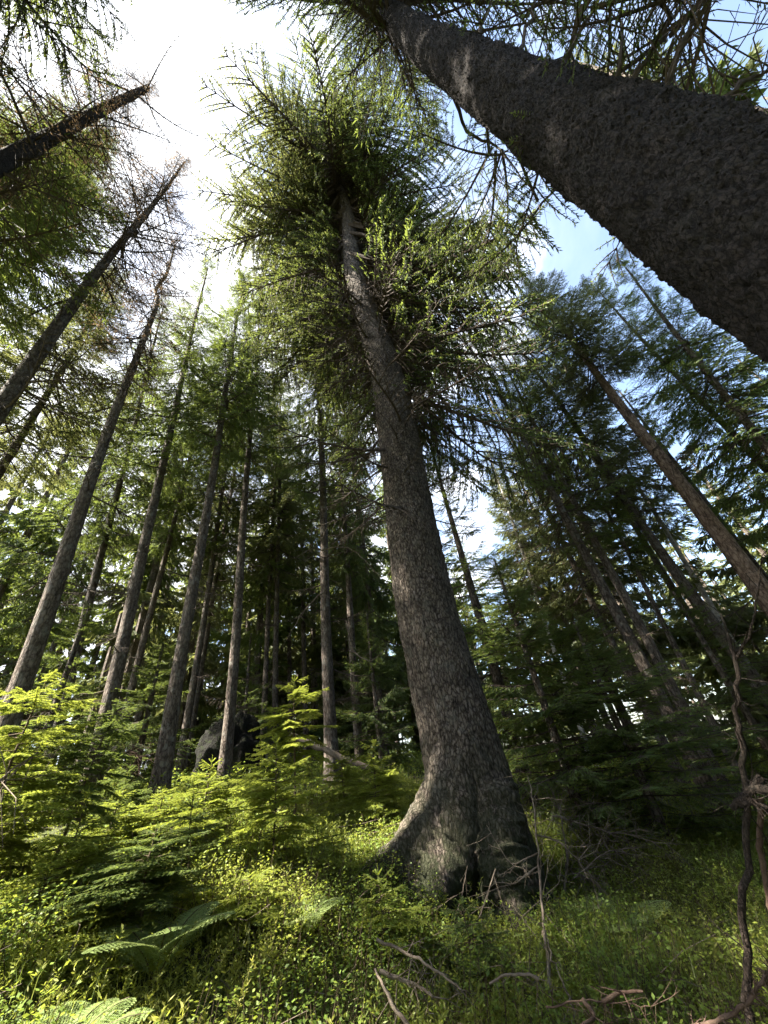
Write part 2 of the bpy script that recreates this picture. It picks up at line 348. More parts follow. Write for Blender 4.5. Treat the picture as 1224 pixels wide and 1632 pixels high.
# ------------------------------------------------------------------ trunks
def trunk_mesh(seed, base, lean, H, D, mat, top_r=.02, flare=1.35, sides=18, rows=60, rough=.02, kink=None, buttress=None, fine=0.0, flakes=0, lobes=1.0, z0=-.25, tpow=.8):
    """axis starts at local (0,0,0), leans by the vector lean per metre"""
    rng = np.random.default_rng(seed)
    z = z0 + (H - z0) * np.linspace(0, 1, rows) ** 1.7
    n = len(z)
    r = D * .5 * (1 - np.clip(z / H, 0, 1)) ** tpow * .97 + top_r
    r = r * (1 + (flare - 1) * np.exp(-np.maximum(z, 0) / .55))
    th = np.arange(sides) * 2 * PI / sides
    wob = .12 * D * np.stack([np.sin(z * .55 + seed), np.cos(z * .43 + seed * 2)], 1) * np.clip(z / 3, 0, 1)[:, None]
    ax = np.stack([lean[0] * z + wob[:, 0], lean[1] * z + wob[:, 1], z], 1)
    if kink is not None: ax[:, :2] += kink(z)
    rr = np.repeat(r[:, None], sides, 1)
    lob = np.zeros((n, sides))
    for k in range(5):
        a0 = rng.uniform(0, 2 * PI); lob += np.exp(-((np.angle(np.exp(1j * (th - a0))) / .42) ** 2))[None, :] * np.exp(-np.maximum(z, 0) / .45)[:, None] * rng.uniform(.1, .35) * lobes
    if buttress:
        for a0, amp, wd, hz in buttress:
            lob += amp * np.exp(-((np.angle(np.exp(1j * (th - a0))) / wd) ** 2))[None, :] * np.exp(-np.maximum(z, 0) / hz)[:, None]
    rr = rr * (1 + lob)
    rr *= 1 + rough * noise2(z, sides, 1.2, min(sides, 7), rng) + rough * .6 * noise2(z, sides, 4, min(sides, 13), rng)
    if fine:
        for cz, ct, am in fine: rr += am * noise2(z, sides, cz, ct, rng)
    V = ax[:, None, :] + rr[:, :, None] * np.stack([np.cos(th), np.sin(th), 0 * th], 1)[None]
    i = np.arange(n - 1)[:, None] * sides; j = np.arange(sides)[None, :]; j2 = (j + 1) % sides
    f = np.stack([i + j, i + j2, i + sides + j2, i + sides + j], -1).reshape(-1, 4)
    mb = MB(); mb.mesh(V.reshape(-1, 3), f)
    if flakes:                                        # bark scales lifting off the surface
        iz = rng.integers(1, n - 2, flakes); it = rng.integers(0, sides, flakes)
        p = V[iz, it]; nn = np.stack([np.cos(th[it]), np.sin(th[it]), 0 * it], 1)
        tt = np.stack([-np.sin(th[it]), np.cos(th[it]), 0 * it], 1)
        d = nn * rng.uniform(.35, 1.1, (flakes, 1)) + np.array([0, 0, -1.0]) * rng.uniform(-.5, 1.0, (flakes, 1)) + tt * rng.normal(size=(flakes, 1)) * .5
        mb.quads(rhombi(p - nn * .004, d, rng.uniform(.006, .022, flakes), rng.uniform(.005, .014, flakes), rng, flat=nn))
    return mb.data('trunk', [mat], smooth=True), lambda zz: np.array([np.interp(zz, z, ax[:, 0]), np.interp(zz, z, ax[:, 1]), zz]), (z, r)

def dead_twigs(seed, axis, rad, za, zb, n, L, mat, tmpl=None, pitch=(-.55, .15), azs=None):
    rng = np.random.default_rng(seed); z, r = rad
    zz = rng.uniform(za, zb, n); Q = []
    for k, q in enumerate(zz):
        a = rng.uniform(0, 2 * PI) if azs is None else azs[0] + rng.normal() * azs[1]
        l = L * rng.uniform(.3, 1.1)
        _, wd = (tmpl or SPR_BARE)[rng.integers(len(tmpl or SPR_BARE))]
        w = wd * l
        Q.append(w @ rot_az_pitch(a, rng.uniform(*pitch), rng.normal() * .5).T + axis(q))
    mb = MB(); mb.quads(np.concatenate(Q))
    return mb.data('dead_branches', [mat])

TREES = {}
def tree(name, label, cat, low, up, d, D, H, cs, style, cr=1.0, bark='bark_far', seed=1, group='tall spruces standing in the forest', d2=None,
         dead=26, deadL=1.0, tw='twig', kink=None, dz=(1.6, None), crown_top=None, extra=None, pos=None, **kw):
    p = at(low[0], low[1], d)
    if up is None: lean = np.zeros(2)
    else:
        q = at(up[0], up[1], d2 or d); lean = (q[:2] - p[:2]) / (q[2] - p[2])
    if bark in ('bark_far', 'bark_birch'): D *= .56
    b = p[:2] - lean * p[2]
    if pos is not None: p = np.array([pos[0], pos[1], 0.0]); b = p[:2]
    for _ in range(3): b = p[:2] - lean * (p[2] - tz(*b))
    z = tz(*b)
    print('TREE %-60s base (%.2f, %.2f, %.2f) lean %.1f/%.1f deg' % (label[:60], b[0], b[1], z, math.degrees(math.atan(lean[0])), math.degrees(math.atan(lean[1]))))
    root = empty(name, (b[0], b[1], z), label, cat, group)
    me, ax, rad = trunk_mesh(seed, None, lean, H, D, M[bark], kink=kink, **kw)
    part('trunk', me, root)
    if style:
        ch = (crown_top or H + 1.0) - cs
        sc = ch / 10.0
        cme, bme = PROTO[style]
        for nm, m in (('crown', cme), ('branches', bme)):
            o = part(nm, m, root, ax(cs))
            tp = ax(H) - ax(cs); ang = Vector((0, 0, 1)).rotation_difference(Vector(tp))
            o.rotation_mode = 'QUATERNION'
            o.rotation_quaternion = ang @ Quaternion((0, 0, 1), seed * 1.7)
            o.scale = (cr, cr, sc)
    if dead:
        part('dead_branches', dead_twigs(seed + 50, ax, rad, dz[0], dz[1] or (cs + 1.0 if style else H), dead, deadL, M[tw]), root)
    TREES[label] = (root, ax, rad)
    return root, ax, rad

# --- the great spruce in the middle
p_base = at(745, 1200, 5.5)
az_cam = math.atan2(-p_base[1], -p_base[0])           # direction from the tree towards the camera
left_az = az_cam - PI / 2
root, ax, rad = tree('spruce_tree', 'giant grey spruce in the middle with flared root on its left side', 'tree', (745, 1200), (562, 400), 5.5, .94, 31, 8, None,
    bark='bark', seed=3, dead=0, sides=180, rows=1000, lobes=.3, flare=1.08, rough=.012, tpow=.72, group='great old spruces near the camera',
    fine=[(14, 54, .004), (4.5, 24, .007), (30, 80, .004)],
    buttress=[(left_az + .05, .30, .36, 1.3), (az_cam - .62, -.17, .17, 2.4), (az_cam + .1, .16, .3, .6), (az_cam + 1.0, .2, .3, .5)])
def root_flank(pts, r, mat, seed, sides=40, up=0.0):
    rg = np.random.default_rng(seed); pts = np.asarray(pts, float); k = np.arange(len(pts)); t = np.linspace(0, len(pts) - 1, 120)
    c = np.stack([np.interp(t, k, pts[:, i]) for i in range(3)], 1); rr = np.interp(t, k, r)
    for _ in range(12): c[1:-1] = (c[:-2] + 2 * c[1:-1] + c[2:]) / 4; rr[1:-1] = (rr[:-2] + 2 * rr[1:-1] + rr[2:]) / 4
    v, f = tube(c, rr, sides); v = v.reshape(120, sides, 3); ln = np.linspace(0, 3, 120)
    v = c[:, None] + (v - c[:, None]) * (1 + .07 * noise2(ln, sides, 5, 9, rg) + .04 * noise2(ln, sides, 16, 20, rg))[:, :, None]
    mb = MB(); mb.mesh(v.reshape(-1, 3), f); return mb.data('buttress_root', [mat], True)
gl = np.array(root.location)
fl = [at(722, 1130, 5.40), at(712, 1220, 5.32), at(692, 1305, 5.24), at(655, 1370, 5.14), at(595, 1412, 5.02), at(535, 1442, 4.95), at(480, 1475, 4.9)]
part('buttress_root', root_flank(np.array(fl) - gl, [.14, .20, .24, .25, .18, .11, .05], M['bark'], 5), root)
fl = [at(745, 1150, 5.36), at(735, 1250, 5.30), at(716, 1340, 5.22), at(690, 1410, 5.12), at(660, 1465, 5.0), at(640, 1510, 4.9)]
part('buttress_root', root_flank(np.array(fl) - gl, [.20, .30, .34, .34, .28, .18], M['bark'], 7), root)
fl = [at(790, 1250, 5.2), at(800, 1350, 5.08), at(815, 1430, 4.95), at(835, 1500, 4.8)]
part('buttress_root', root_flank(np.array(fl) - gl, [.22, .28, .27, .18], M['bark'], 8), root)
rng = np.random.default_rng(31)
def limbs_of(n, za, zb, pa, pb, rlen, llen, tm, sd, prune, jit=.35):
    z = np.sort(rng.uniform(za, zb, n)); a = rng.uniform(0, 2 * PI, n)
    tow = np.cos(a - az_cam); rt = np.cos(a - left_az - PI)
    k = ~((tow > .12 + jit * rng.normal(size=n)) & (z < prune)); z, a, rt = z[k], a[k], rt[k]
    l = (llen + (rlen - llen) * (rt * .5 + .5)) * rng.uniform(.5, 1.1, len(z)) * np.minimum(1, (32 - z) / 9)
    p = pa + (pb - pa) * (z - za) / (zb - za)
    return crown(sd, z, l, p, tm, axis=ax, azs=a)
sets = [limbs_of(140, 8.0, 15, -.6, -.25, 5.0, 2.4, SPR_TIPS + SPR_THIN[:1], 32, 99, .1),
        limbs_of(240, 13.5, 20.5, -.5, -.25, 5.3, 4.2, SPR_TIPS + SPR_FINE[:1], 34, 21, .2),
        limbs_of(380, 19.0, 31, -.45, .2, 4.9, 5.8, SPR_TIPS[:2] + SPR_FINE, 35, 22.0, .3)]
nd = np.concatenate([q[0] for q in sets]); wd = np.concatenate([q[1] for q in sets])
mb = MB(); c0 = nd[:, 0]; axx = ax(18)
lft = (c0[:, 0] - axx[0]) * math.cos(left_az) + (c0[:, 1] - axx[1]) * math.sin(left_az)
pr = np.clip((c0[:, 2] - 17) / 8, 0, .5) + np.clip(lft / 5, -.3, .4)  # light put into the colour: sunlit top and left olive, shaded right dark
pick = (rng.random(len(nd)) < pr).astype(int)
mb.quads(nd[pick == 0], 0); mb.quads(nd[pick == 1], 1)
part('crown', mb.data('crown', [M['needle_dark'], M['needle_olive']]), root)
mb = MB(); mb.quads(wd); part('branches', mb.data('branches', [M['twig']]), root)
part('dead_branches', dead_twigs(33, ax, rad, 5.0, 15, 90, 2.6, M['twig'], pitch=(-.6, -.1)), root)

# --- the great leaning trunk at the right edge
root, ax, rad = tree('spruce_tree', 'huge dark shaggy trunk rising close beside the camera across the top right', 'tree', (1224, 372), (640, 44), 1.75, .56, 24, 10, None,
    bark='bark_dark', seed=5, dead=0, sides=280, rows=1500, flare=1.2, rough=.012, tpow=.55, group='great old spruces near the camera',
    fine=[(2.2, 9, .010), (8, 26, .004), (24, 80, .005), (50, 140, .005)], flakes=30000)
rng = np.random.default_rng(41)
zz, ll, pp = profile(rng, 11, 4.6, 150, taper=1.2, pl=-.35, pu=.4)
aa = rng.uniform(0, 2 * PI, len(zz)); over = np.cos(aa - math.radians(110))      # limbs towards the giant are short
nd, wd = crown(42, zz + 12.0, ll * np.where(over > .2, .6, 1), pp, SPR_TIPS[:2] + SPR_THIN + SPR_BARE[:2], axis=ax, azs=aa)
mb = MB(); mb.quads(nd); part('crown', mb.data('crown', [M['needle_dark']]), root)
mb = MB(); mb.quads(wd)
def limb(mb, pts, r0, r1, sides=6, seed=0, twigs=0, tl=.5, rt=.006):
    """bent bough through points, with side twigs"""
    rg = np.random.default_rng(seed); pts = np.asarray(pts, float)
    t = np.linspace(0, len(pts) - 1, (len(pts) - 1) * 5 + 1); k = np.arange(len(pts))
    c = np.stack([np.interp(t, k, pts[:, i]) for i in range(3)], 1)
    c[1:-1] = (c[:-2] + 2 * c[1:-1] + c[2:]) / 4
    ln = np.linalg.norm(pts[-1] - pts[0]); c[1:] += rg.normal(size=(len(c) - 1, 3)) * ln * .006
    mb.tube(c, np.linspace(r0, r1, len(c)), sides)
    for i in range(twigs):
        j = rg.integers(1, len(c)); d = unit(unit(c[min(j, len(c) - 1)] - c[j - 1]) * .6 + rg.normal(size=3) * .8 + np.array([0, 0, -.35]))
        l = tl * rg.uniform(.3, 1.1); e = c[j] + d * l + np.array([0, 0, -l * l * .25])
        m_ = (c[j] + e) / 2 + rg.normal(size=3) * l * .07
        mb.tube([c[j], m_, e], [rt, rt * .7, rt * .35], 3)
        for _ in range(2):
            f = m_ + (e - m_) * rg.random(); g = f + (d * .6 + rg.normal(size=3) * .6) * l * .35
            mb.tube([f, g], [rt * .5, rt * .25], 3)
    return c
rl = np.array(root.location)
for sd, (pts, r0, tn) in enumerate([
        ([(705, 110, 1.75), (745, 212, 2.5), (800, 238, 3.1), (855, 318, 3.6)], .04, 22),
        ([(1050, 190, 1.76), (1085, 70, 2.1), (1135, -20, 2.6)], .035, 22), ([(985, 160, 1.76), (992, 70, 1.95), (990, 15, 2.2)], .022, 6),
        ([(1120, 200, 1.76), (1175, 132, 2.1), (1230, 112, 2.6)], .026, 10), ([(880, 140, 1.76), (940, 20, 2.3), (985, -60, 3)], .03, 24),
        ([(820, 110, 1.76), (850, 10, 2.2), (890, -60, 3)], .03, 24), ([(750, 85, 1.76), (790, -20, 2.4), (850, -70, 3)], .03, 20),
        ([(985, 165, 1.76), (1060, 45, 2.4), (1120, -30, 3)], .03, 22)]):
    limb(mb, [at(*p) - rl for p in pts], r0 * .7, .006, 6, sd, tn, .8, .005)
part('branches', mb.data('branches', [M['twig']]), root)
# thin hanging sprays on those boughs
rng = np.random.default_rng(43); ND = []; WD = []
for (px, py, d) in [(985, -60, 3), (1120, -30, 3), (890, -60, 3), (1135, -20, 2.6), (1060, 45, 2.4), (940, 20, 2.3), (850, -70, 3), (860, 318, 3.6), (800, 238, 3.1), (790, 240, 3)]:
    for k in range(3):
        a, b = (SPR_THIN + SPR_FINE)[rng.integers(7)]; l = rng.uniform(1.0, 2.0)
        Rm = rot_az_pitch(rng.uniform(0, 2 * PI), rng.uniform(-.6, .2)); o = at(px, py, d) - rl
        ND.append(a * l @ Rm.T + o); WD.append(b * l @ Rm.T + o)
mb = MB(); mb.quads(np.concatenate(ND), 0); mb.quads(np.concatenate(WD), 1)
part('hanging_sprays', mb.data('hanging_sprays', [M['needle_dark'], M['twig']]), root)

# --- trees one can tell apart
def kinkfn(z0, a, b):
    return lambda z: np.stack([a * np.exp(-((z - z0) / .5) ** 2), b * np.exp(-((z - z0) / .5) ** 2)], 1)
T = tree
T('dead_spruce', 'thin bare dead spruce slanting in at the upper left edge with a broken top', 'tree', (0, 255), (245, 137), 4.3, .17, 15.2, 8, 'bare', cr=.75, seed=11, dead=26, deadL=1.6, bark='bark_dark', top_r=.06, dz=(7, 15), group='bare topped dying spruces')
T('dying_spruce', 'thick straight trunk at the left edge with a browned sparse top', 'tree', (0, 645), (275, 282), 6.2, .44, 19.3, 9.5, 'bare', cr=1.15, seed=12, dead=50, deadL=1.7, dz=(5, 17), group='bare topped dying spruces')
T('dying_spruce', 'left side trunk with a kink near its bare twiggy top', 'tree', (100, 900), (242, 500), 8.2, .48, 17.5, 9, 'bare', cr=1.0, seed=13, dead=46, deadL=1.6, kink=kinkfn(14.2, -.25, 0), dz=(3, 16), group='bare topped dying spruces')
T('spruce_tree', 'dark slim trunk just right of the kinked trunk on the left slope', 'tree', (150, 930), (208, 700), 12, .36, 19, 6, 'b', seed=14)
T('spruce_tree', 'dark straight trunk with a bright sky gap along its right side', 'tree', (200, 1005), (300, 560), 9.6, .44, 20, 7, 'd', cr=.95, seed=15)
T('spruce_tree', 'thinner dark trunk right behind the one beside the bright sky gap', 'tree', (240, 980), (290, 780), 13, .30, 19, 7, 'a', seed=16)
T('spruce_tree', 'dark broad trunk at whose foot the deep shadow and brown litter lie', 'tree', (258, 1240), (350, 680), 8.3, .40, 18, 7.5, 'a', cr=.9, seed=17)
T('spruce_tree', 'thin dark trunk left of the sunlit lichen-edged trunk', 'tree', (312, 1060), (345, 850), 12.5, .30, 19, 6.5, 'b', seed=18)
T('spruce_tree', 'slim pale trunk with a sunlit left edge rising past the black boulder', 'tree', (362, 1180), (408, 580), 9.8, .38, 20.5, 9, 'a', cr=.95, seed=19, dead=24)
T('spruce_tree', 'left one of two narrow trunks standing close together behind the boulder', 'tree', (425, 1040), (436, 800), 13.6, .26, 19, 5, 'd', seed=20)
T('spruce_tree', 'right one of two narrow trunks standing close together behind the boulder', 'tree', (440, 1040), (446, 720), 13.0, .28, 21, 6, 'c', seed=21)
T('spruce_tree', 'grey trunk with pale dead lichen branches left of the giant spruce', 'tree', (528, 1200), (506, 560), 9.3, .44, 21, 7, 'd', cr=1.0, seed=22, dead=30, deadL=1.2)
T('spruce_tree', 'dark trunk close behind the grey trunk with dead lichen branches', 'tree', (567, 1110), (546, 800), 11.5, .36, 19, 6, 'e', cr=.9, seed=23)
T('pine_tree', 'reddish sunlit trunk leaning across the right with bare limbs', 'tree', (1224, 955), (880, 500), 10.5, .40, 16.2, 10, 'c', cr=1.05, bark='bark_red', seed=24, dead=34, deadL=1.5, group='trees on the right slope')
T('spruce_tree', 'nearer of two dark trunks standing side by side on the right', 'tree', (1090, 1185), (985, 985), 9.6, .40, 15, 5, 'thin', cr=1.3, seed=25, group='trees on the right slope')
T('spruce_tree', 'farther of two dark trunks standing side by side on the right', 'tree', (1118, 1190), (1012, 985), 10.8, .36, 15, 5.5, 'd', cr=.9, seed=26, group='trees on the right slope')
T('spruce_tree', 'grey trunk between the two dark ones and the reddish trunk', 'tree', (1150, 1010), (1015, 820), 12.0, .48, 17.5, 7, 'c', cr=1.0, seed=27, group='trees on the right slope')
T('birch_tree', 'pale thin birch stem glimpsed behind the dark young spruce', 'tree', (922, 1150), (872, 1000), 15, .22, 13, 5, 'c', cr=.7, bark='bark_birch', seed=28, dead=4, group='trees on the right slope')
T('birch_tree', 'pale thin trunk crossing behind the forked dead stem at the right', 'tree', (1190, 1060), (1105, 920), 15, .26, 16, 7, 'c', cr=.8, bark='bark_birch', seed=29, dead=6, group='trees on the right slope')
T('spruce_tree', 'thin dark leaning trunk low on the right near the knotty stem', 'tree', (1160, 1200), (1090, 1060), 12.5, .22, 12, 5, 'young2', cr=.8, seed=30, dead=8, group='trees on the right slope')
T('spruce_tree', 'full green crown standing left of the reddish trunk behind the giant', 'tree', (905, 880), (790, 650), 13, .36, 17, 4, 'thin', cr=1.4, seed=34, group='trees on the right slope')
T('spruce_tree', 'leafy crown under the blue sky at the right edge', 'tree', (1230, 760), (1090, 610), 13.5, .4, 17, 5, 'd', cr=1.4, seed=35, group='trees on the right slope')
T('spruce_tree', 'bushy crown at the far right edge above the reddish trunk', 'tree', (1290, 800), (1180, 660), 11, .4, 14, 5, 'd', cr=1.1, seed=36, group='trees on the right slope')
T('spruce_tree', 'near spruce whose dark boughs hang into the upper left corner', 'tree', (0, 0), None, 4.8, .45, 22.5, 7.4, 'near', cr=.82, seed=37, pos=(-4.9, -1.9), dead=10, bark='bark_dark', group='great old spruces near the camera')
T('spruce_tree', 'spruce whose dark sprays reach in at the left edge below the dead stem', 'tree', (-240, 480), None, 6.4, .4, 15, 6.5, 'b', cr=1.25, seed=38, dead=20, group='great old spruces near the camera')
T('spruce_tree', 'olive crown at the left edge in front of the pale sky', 'tree', (-60, 850), (30, 700), 10, .38, 15.5, 6.5, 'c', cr=1.15, seed=39)
T('spruce_tree', 'dark high crown added at the upper left edge to shade the giant trunk', 'tree', (0, 400), None, 11, .40, 20, 10, 'b', cr=1.15, seed=58, pos=(-8.0, 2.7), dead=20)  # added mostly out of frame to keep the sun off the giant trunk
T('spruce_tree', 'dark crown filling the gap between the two kinked left trunks', 'tree', (75, 960), (135, 820), 15, .34, 17.5, 4, 'b', cr=1.2, seed=44)
T('spruce_tree', 'pale green crown behind the slim trunk with the sunlit edge', 'tree', (335, 980), (365, 800), 15, .34, 20, 5, 'c', cr=1.1, seed=45)
T('spruce_tree', 'thin far trunk seen low between the double trunks and the grey trunk', 'tree', (462, 1080), (460, 900), 16, .26, 19, 6, 'a', cr=1.0, seed=46)
T('spruce_tree', 'brownish far trunk just left of the grey lichen trunk', 'tree', (486, 1080), (482, 900), 15, .30, 19, 5, 'b', cr=.9, seed=47)
T('spruce_tree', 'dark crown close against the left flank of the giant trunk', 'tree', (600, 1060), (577, 850), 14, .3, 18, 3, 'e', cr=1.0, seed=48)
T('spruce_tree', 'dense crown low on the right behind the paired trunks', 'tree', (1060, 1130), (975, 960), 14, .34, 15, 3, 'c', cr=1.1, seed=49, group='trees on the right slope')

# --- young spruces with branches to the ground
def young(label, px, py, d, H, key, cr, seed, group='young spruces under the tall trees'):
    p = at(px, py, d); z = tz(p[0], p[1])
    root = empty('young_spruce', (p[0], p[1], z), label, 'tree', group)
    me, ax, rad = trunk_mesh(seed, None, (0, 0), H, .05 + H * .016, M['bark_far'], sides=10, rows=24, flare=1.2)
    part('trunk', me, root)
    for nm, m in zip(('crown', 'branches'), PROTO[key]):
        o = part(nm, m, root, (0, 0, .25)); o.rotation_euler = (0, 0, seed * 1.3); o.scale = (cr, cr, (H - .2) / 6)
    return root
young('tall young spruce with drooping sunlit boughs against the right flank of the giant', 850, 1290, 8.0, 9.0, 'young2', 1.25, 1)
young('dark young spruce spreading its low boughs right of the giant trunk', 930, 1310, 7.0, 4.2, 'young', 1.2, 2)
young('dark bushy young spruce in the shade under the paired right trunks', 1060, 1330, 7.2, 3.0, 'young', 1.3, 3)
young('young spruce in the shade between the giant and the grey lichen trunk', 610, 1225, 11, 4.2, 'young', .9, 4)
young('shaded young spruce low at the left below the dark trunks', 90, 1120, 8.8, 3.4, 'young2', 1.0, 5)
young('small dark young spruce beside the brown litter on the left', 215, 1235, 9.5, 2.8, 'young', .8, 6)
young('young spruce at the far right edge behind the knotty stem', 1215, 1180, 9.0, 3.6, 'young2', 1.1, 7)
young('young spruce beyond the black boulder between the slim trunks', 395, 1080, 12.5, 4.0, 'young2', .9, 8)

# ------------------------------------------------------------------ saplings with single needles
def needle_run(pts, rng, step=.006, ln=.017, w=.0042, flat=True):
    pts = np.asarray(pts, float); seg = np.linalg.norm(np.diff(pts, axis=0), axis=1); L = seg.sum()
    k = max(4, int(L / step)); t = np.linspace(0, 1, k); cum = np.concatenate([[0], np.cumsum(seg)]) / L
    p = np.stack([np.interp(t, cum, pts[:, i]) for i in range(3)], 1)
    tg = unit(np.gradient(p, axis=0)); lat = unit(np.cross(tg, [0, 0, 1.0])); upv = np.cross(lat, tg)
    out = []
    for s, e in ((1, .1), (-1, .1), (.55, .8), (-.55, .8), (.8, -.35), (-.8, -.35)):
        d = tg * .75 + lat * s + upv * e + .18 * rng.normal(size=(k, 3))
        out.append(rhombi(p, d, ln * rng.uniform(.75, 1.15, k), w, rng, flat=upv))
    return np.concatenate(out)

def sapling_proto(seed, H=1.6, R=.55, base=.25, whorls=7, per=6):
    rng = np.random.default_rng(seed); nd = []; wd = MB()
    zt = np.linspace(0, H, 9); st = np.stack([.02 * np.sin(zt * 3 + seed), .02 * np.cos(zt * 2.5 + seed), zt], 1)
    stem = MB(); stem.tube(np.vstack([[st[0, 0], st[0, 1], -.1], st]), np.concatenate([[.017 * H / 1.6 + .004], .016 * H / 1.6 * (1 - zt / H * .85) + .002]), 6)
    for w in range(whorls):
        zf = base + (1 - base) * (w + .3) / whorls; z = zf * H
        L = R * (1 - (w / whorls) ** 1.6) * rng.uniform(.85, 1.1) + .08
        for b in range(per + (2 if w < whorls - 2 else -1)):
            zb = z + rng.normal() * H * .03; o = np.array([np.interp(zb, zt, st[:, 0]), np.interp(zb, zt, st[:, 1]), zb])
            a = 2 * PI * b / per + w * .9 + rng.normal() * .25; l = L * rng.uniform(.65, 1.15); pit = -.12 + .75 * (w / whorls) ** 1.5 + rng.normal() * .1
            h = np.array([math.cos(a), math.sin(a), 0])
            def q(u): return o + h * l * u * math.cos(pit) + np.array([0, 0, l * u * math.sin(pit) - .18 * l * u * u + .08 * l * u ** 3])
            pts = [q(u) for u in np.linspace(0, 1, 6)]
            wd.tube(pts, np.linspace(.0055, .0016, 6), 4); nd.append(needle_run(pts[1:], rng))
            lat = np.array([-h[1], h[0], 0])
            m = max(2, int(l / .062))
            for k in range(m):
                u = .16 + .8 * (k + rng.uniform(0, .6)) / m
                for sd in (-1, 1):
                    if rng.random() < .08: continue
                    l2 = min(.42 * l, .24) * (1.05 - u) ** .8 * rng.uniform(.7, 1.15) + .025
                    d = h * .72 + lat * sd * .75 + np.array([0, 0, -.12 + rng.normal() * .1]); e = q(u) + unit(d) * l2 + np.array([0, 0, -.12 * l2])
                    mid = (q(u) + e) / 2 + np.array([0, 0, .02 * l2])
                    wd.tube([q(u), mid, e], [.0026, .002, .001], 3); nd.append(needle_run([q(u), mid, e], rng))
                    if l2 > .13:
                        for s3 in (-1, 1):
                            f = q(u) + (e - q(u)) * rng.uniform(.35, .6); g = f + unit(unit(d) * .7 + np.cross(unit(d), [0, 0, 1]) * s3 * .8) * l2 * .42
                            nd.append(needle_run([f, (f + g) / 2, g], rng))
    for k in range(4):
        a = k * 1.6; e = st[-1] + np.array([math.cos(a) * .06, math.sin(a) * .06, .05]); nd.append(needle_run([st[-1], (st[-1] + e) / 2, e], rng))
    nd.append(needle_run([st[-2], st[-1], st[-1] + [0, 0, .10]], rng))
    a = MB(); a.quads(np.concatenate(nd))
    return stem.data('stem', [M['stem']], True), wd.data('twigs', [M['stem']], True), a
SAP = []
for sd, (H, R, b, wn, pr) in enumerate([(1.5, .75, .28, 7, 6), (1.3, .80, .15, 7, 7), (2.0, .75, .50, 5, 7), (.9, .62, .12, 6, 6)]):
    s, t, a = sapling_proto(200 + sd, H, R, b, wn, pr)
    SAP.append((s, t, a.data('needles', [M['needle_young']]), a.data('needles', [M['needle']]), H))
def sapling(label, px, py, d, H, k, rz=0.0, dark=False, tilt=(0, 0), zoff=0.0):
    """top of the sapling at the pixel; stands on the ground below it"""
    p = at(px, py, d); z = tz(p[0], p[1])
    H = p[2] - z if H is None else H
    s, t, n1, n2, h0 = SAP[k]; sc = H / h0
    root = empty('spruce_sapling', (p[0], p[1], z + zoff), label, 'sapling', 'spruce saplings in the undergrowth', rz, 1.0)
    wsc = min(1.25, max(.7, sc)); root.scale = (wsc, wsc, sc); root.rotation_euler = (tilt[0], tilt[1], rz)
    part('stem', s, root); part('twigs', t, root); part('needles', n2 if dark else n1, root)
    print('SAPLING', label[:50], 'H %.2f base %.2f' % (H, z))
S = sapling
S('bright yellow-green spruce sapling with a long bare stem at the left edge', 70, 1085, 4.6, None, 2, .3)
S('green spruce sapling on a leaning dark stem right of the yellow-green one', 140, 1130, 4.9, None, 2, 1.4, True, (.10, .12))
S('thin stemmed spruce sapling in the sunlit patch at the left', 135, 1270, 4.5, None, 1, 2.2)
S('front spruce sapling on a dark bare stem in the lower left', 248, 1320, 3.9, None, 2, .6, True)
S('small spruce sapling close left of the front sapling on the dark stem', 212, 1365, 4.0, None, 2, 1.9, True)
S('broad sunlit spruce sapling in the middle of the undergrowth', 440, 1185, 4.8, None, 1, .9)
S('sunlit bushy spruce sapling left of the broad middle one', 335, 1215, 5.4, None, 1, 2.8)
S('shaded dark spruce sapling under the bushy sunlit one', 310, 1275, 4.9, None, 3, .2, True)
S('airy spruce sapling reaching up in front of the black boulder', 470, 1085, 6.2, None, 2, 1.1)
S('spruce sapling with lit tips touching the left flank of the giant', 592, 1185, 6.4, None, 1, 2.0)
S('low spruce sapling left of the root flare of the giant', 505, 1320, 5.0, None, 3, 1.5)
S('low spreading spruce sapling in the middle foreground', 400, 1395, 4.0, None, 3, .8)
S('small bright spruce sapling at the lower left edge', 20, 1250, 5.2, None, 1, .1)
S('small green spruce sapling above the fern', 150, 1440, 3.9, None, 3, 2.4)
S('tiny spruce sapling in the bright grass on the right', 1000, 1345, 6.5, None, 3, 1.0)
S('spruce sapling in the dark hollow below the broad dark trunk', 205, 1225, 6.6, None, 1, 2.6, True)

S('feathery sunlit spruce sapling between the yellow-green one and the dark broad trunk', 190, 1265, 5.6, None, 1, 3.3)
S('sunlit spruce sapling low in front of the dark broad trunk', 262, 1262, 5.9, None, 0, 4.0)
S('spindly sunlit spruce sapling at the left edge in the bright slope', 45, 1180, 5.6, None, 0, 5.0)
S('small spruce sapling in front of the mossy left root of the giant', 600, 1395, 4.1, None, 3, 2.2)
S('small dark spruce sapling at the foot of the giant below its hanging twigs', 735, 1440, 4.0, None, 3, 1.2, True)
S('light green spruce sapling left of the pale log', 415, 1190, 6.6, None, 0, 2.6)
S('light green spruce sapling in front of the grey lichen trunk', 545, 1200, 7.2, None, 1, 3.9)
S('little sunlit spruce sapling low behind the fern', 75, 1390, 4.3, None, 3, 4.4)
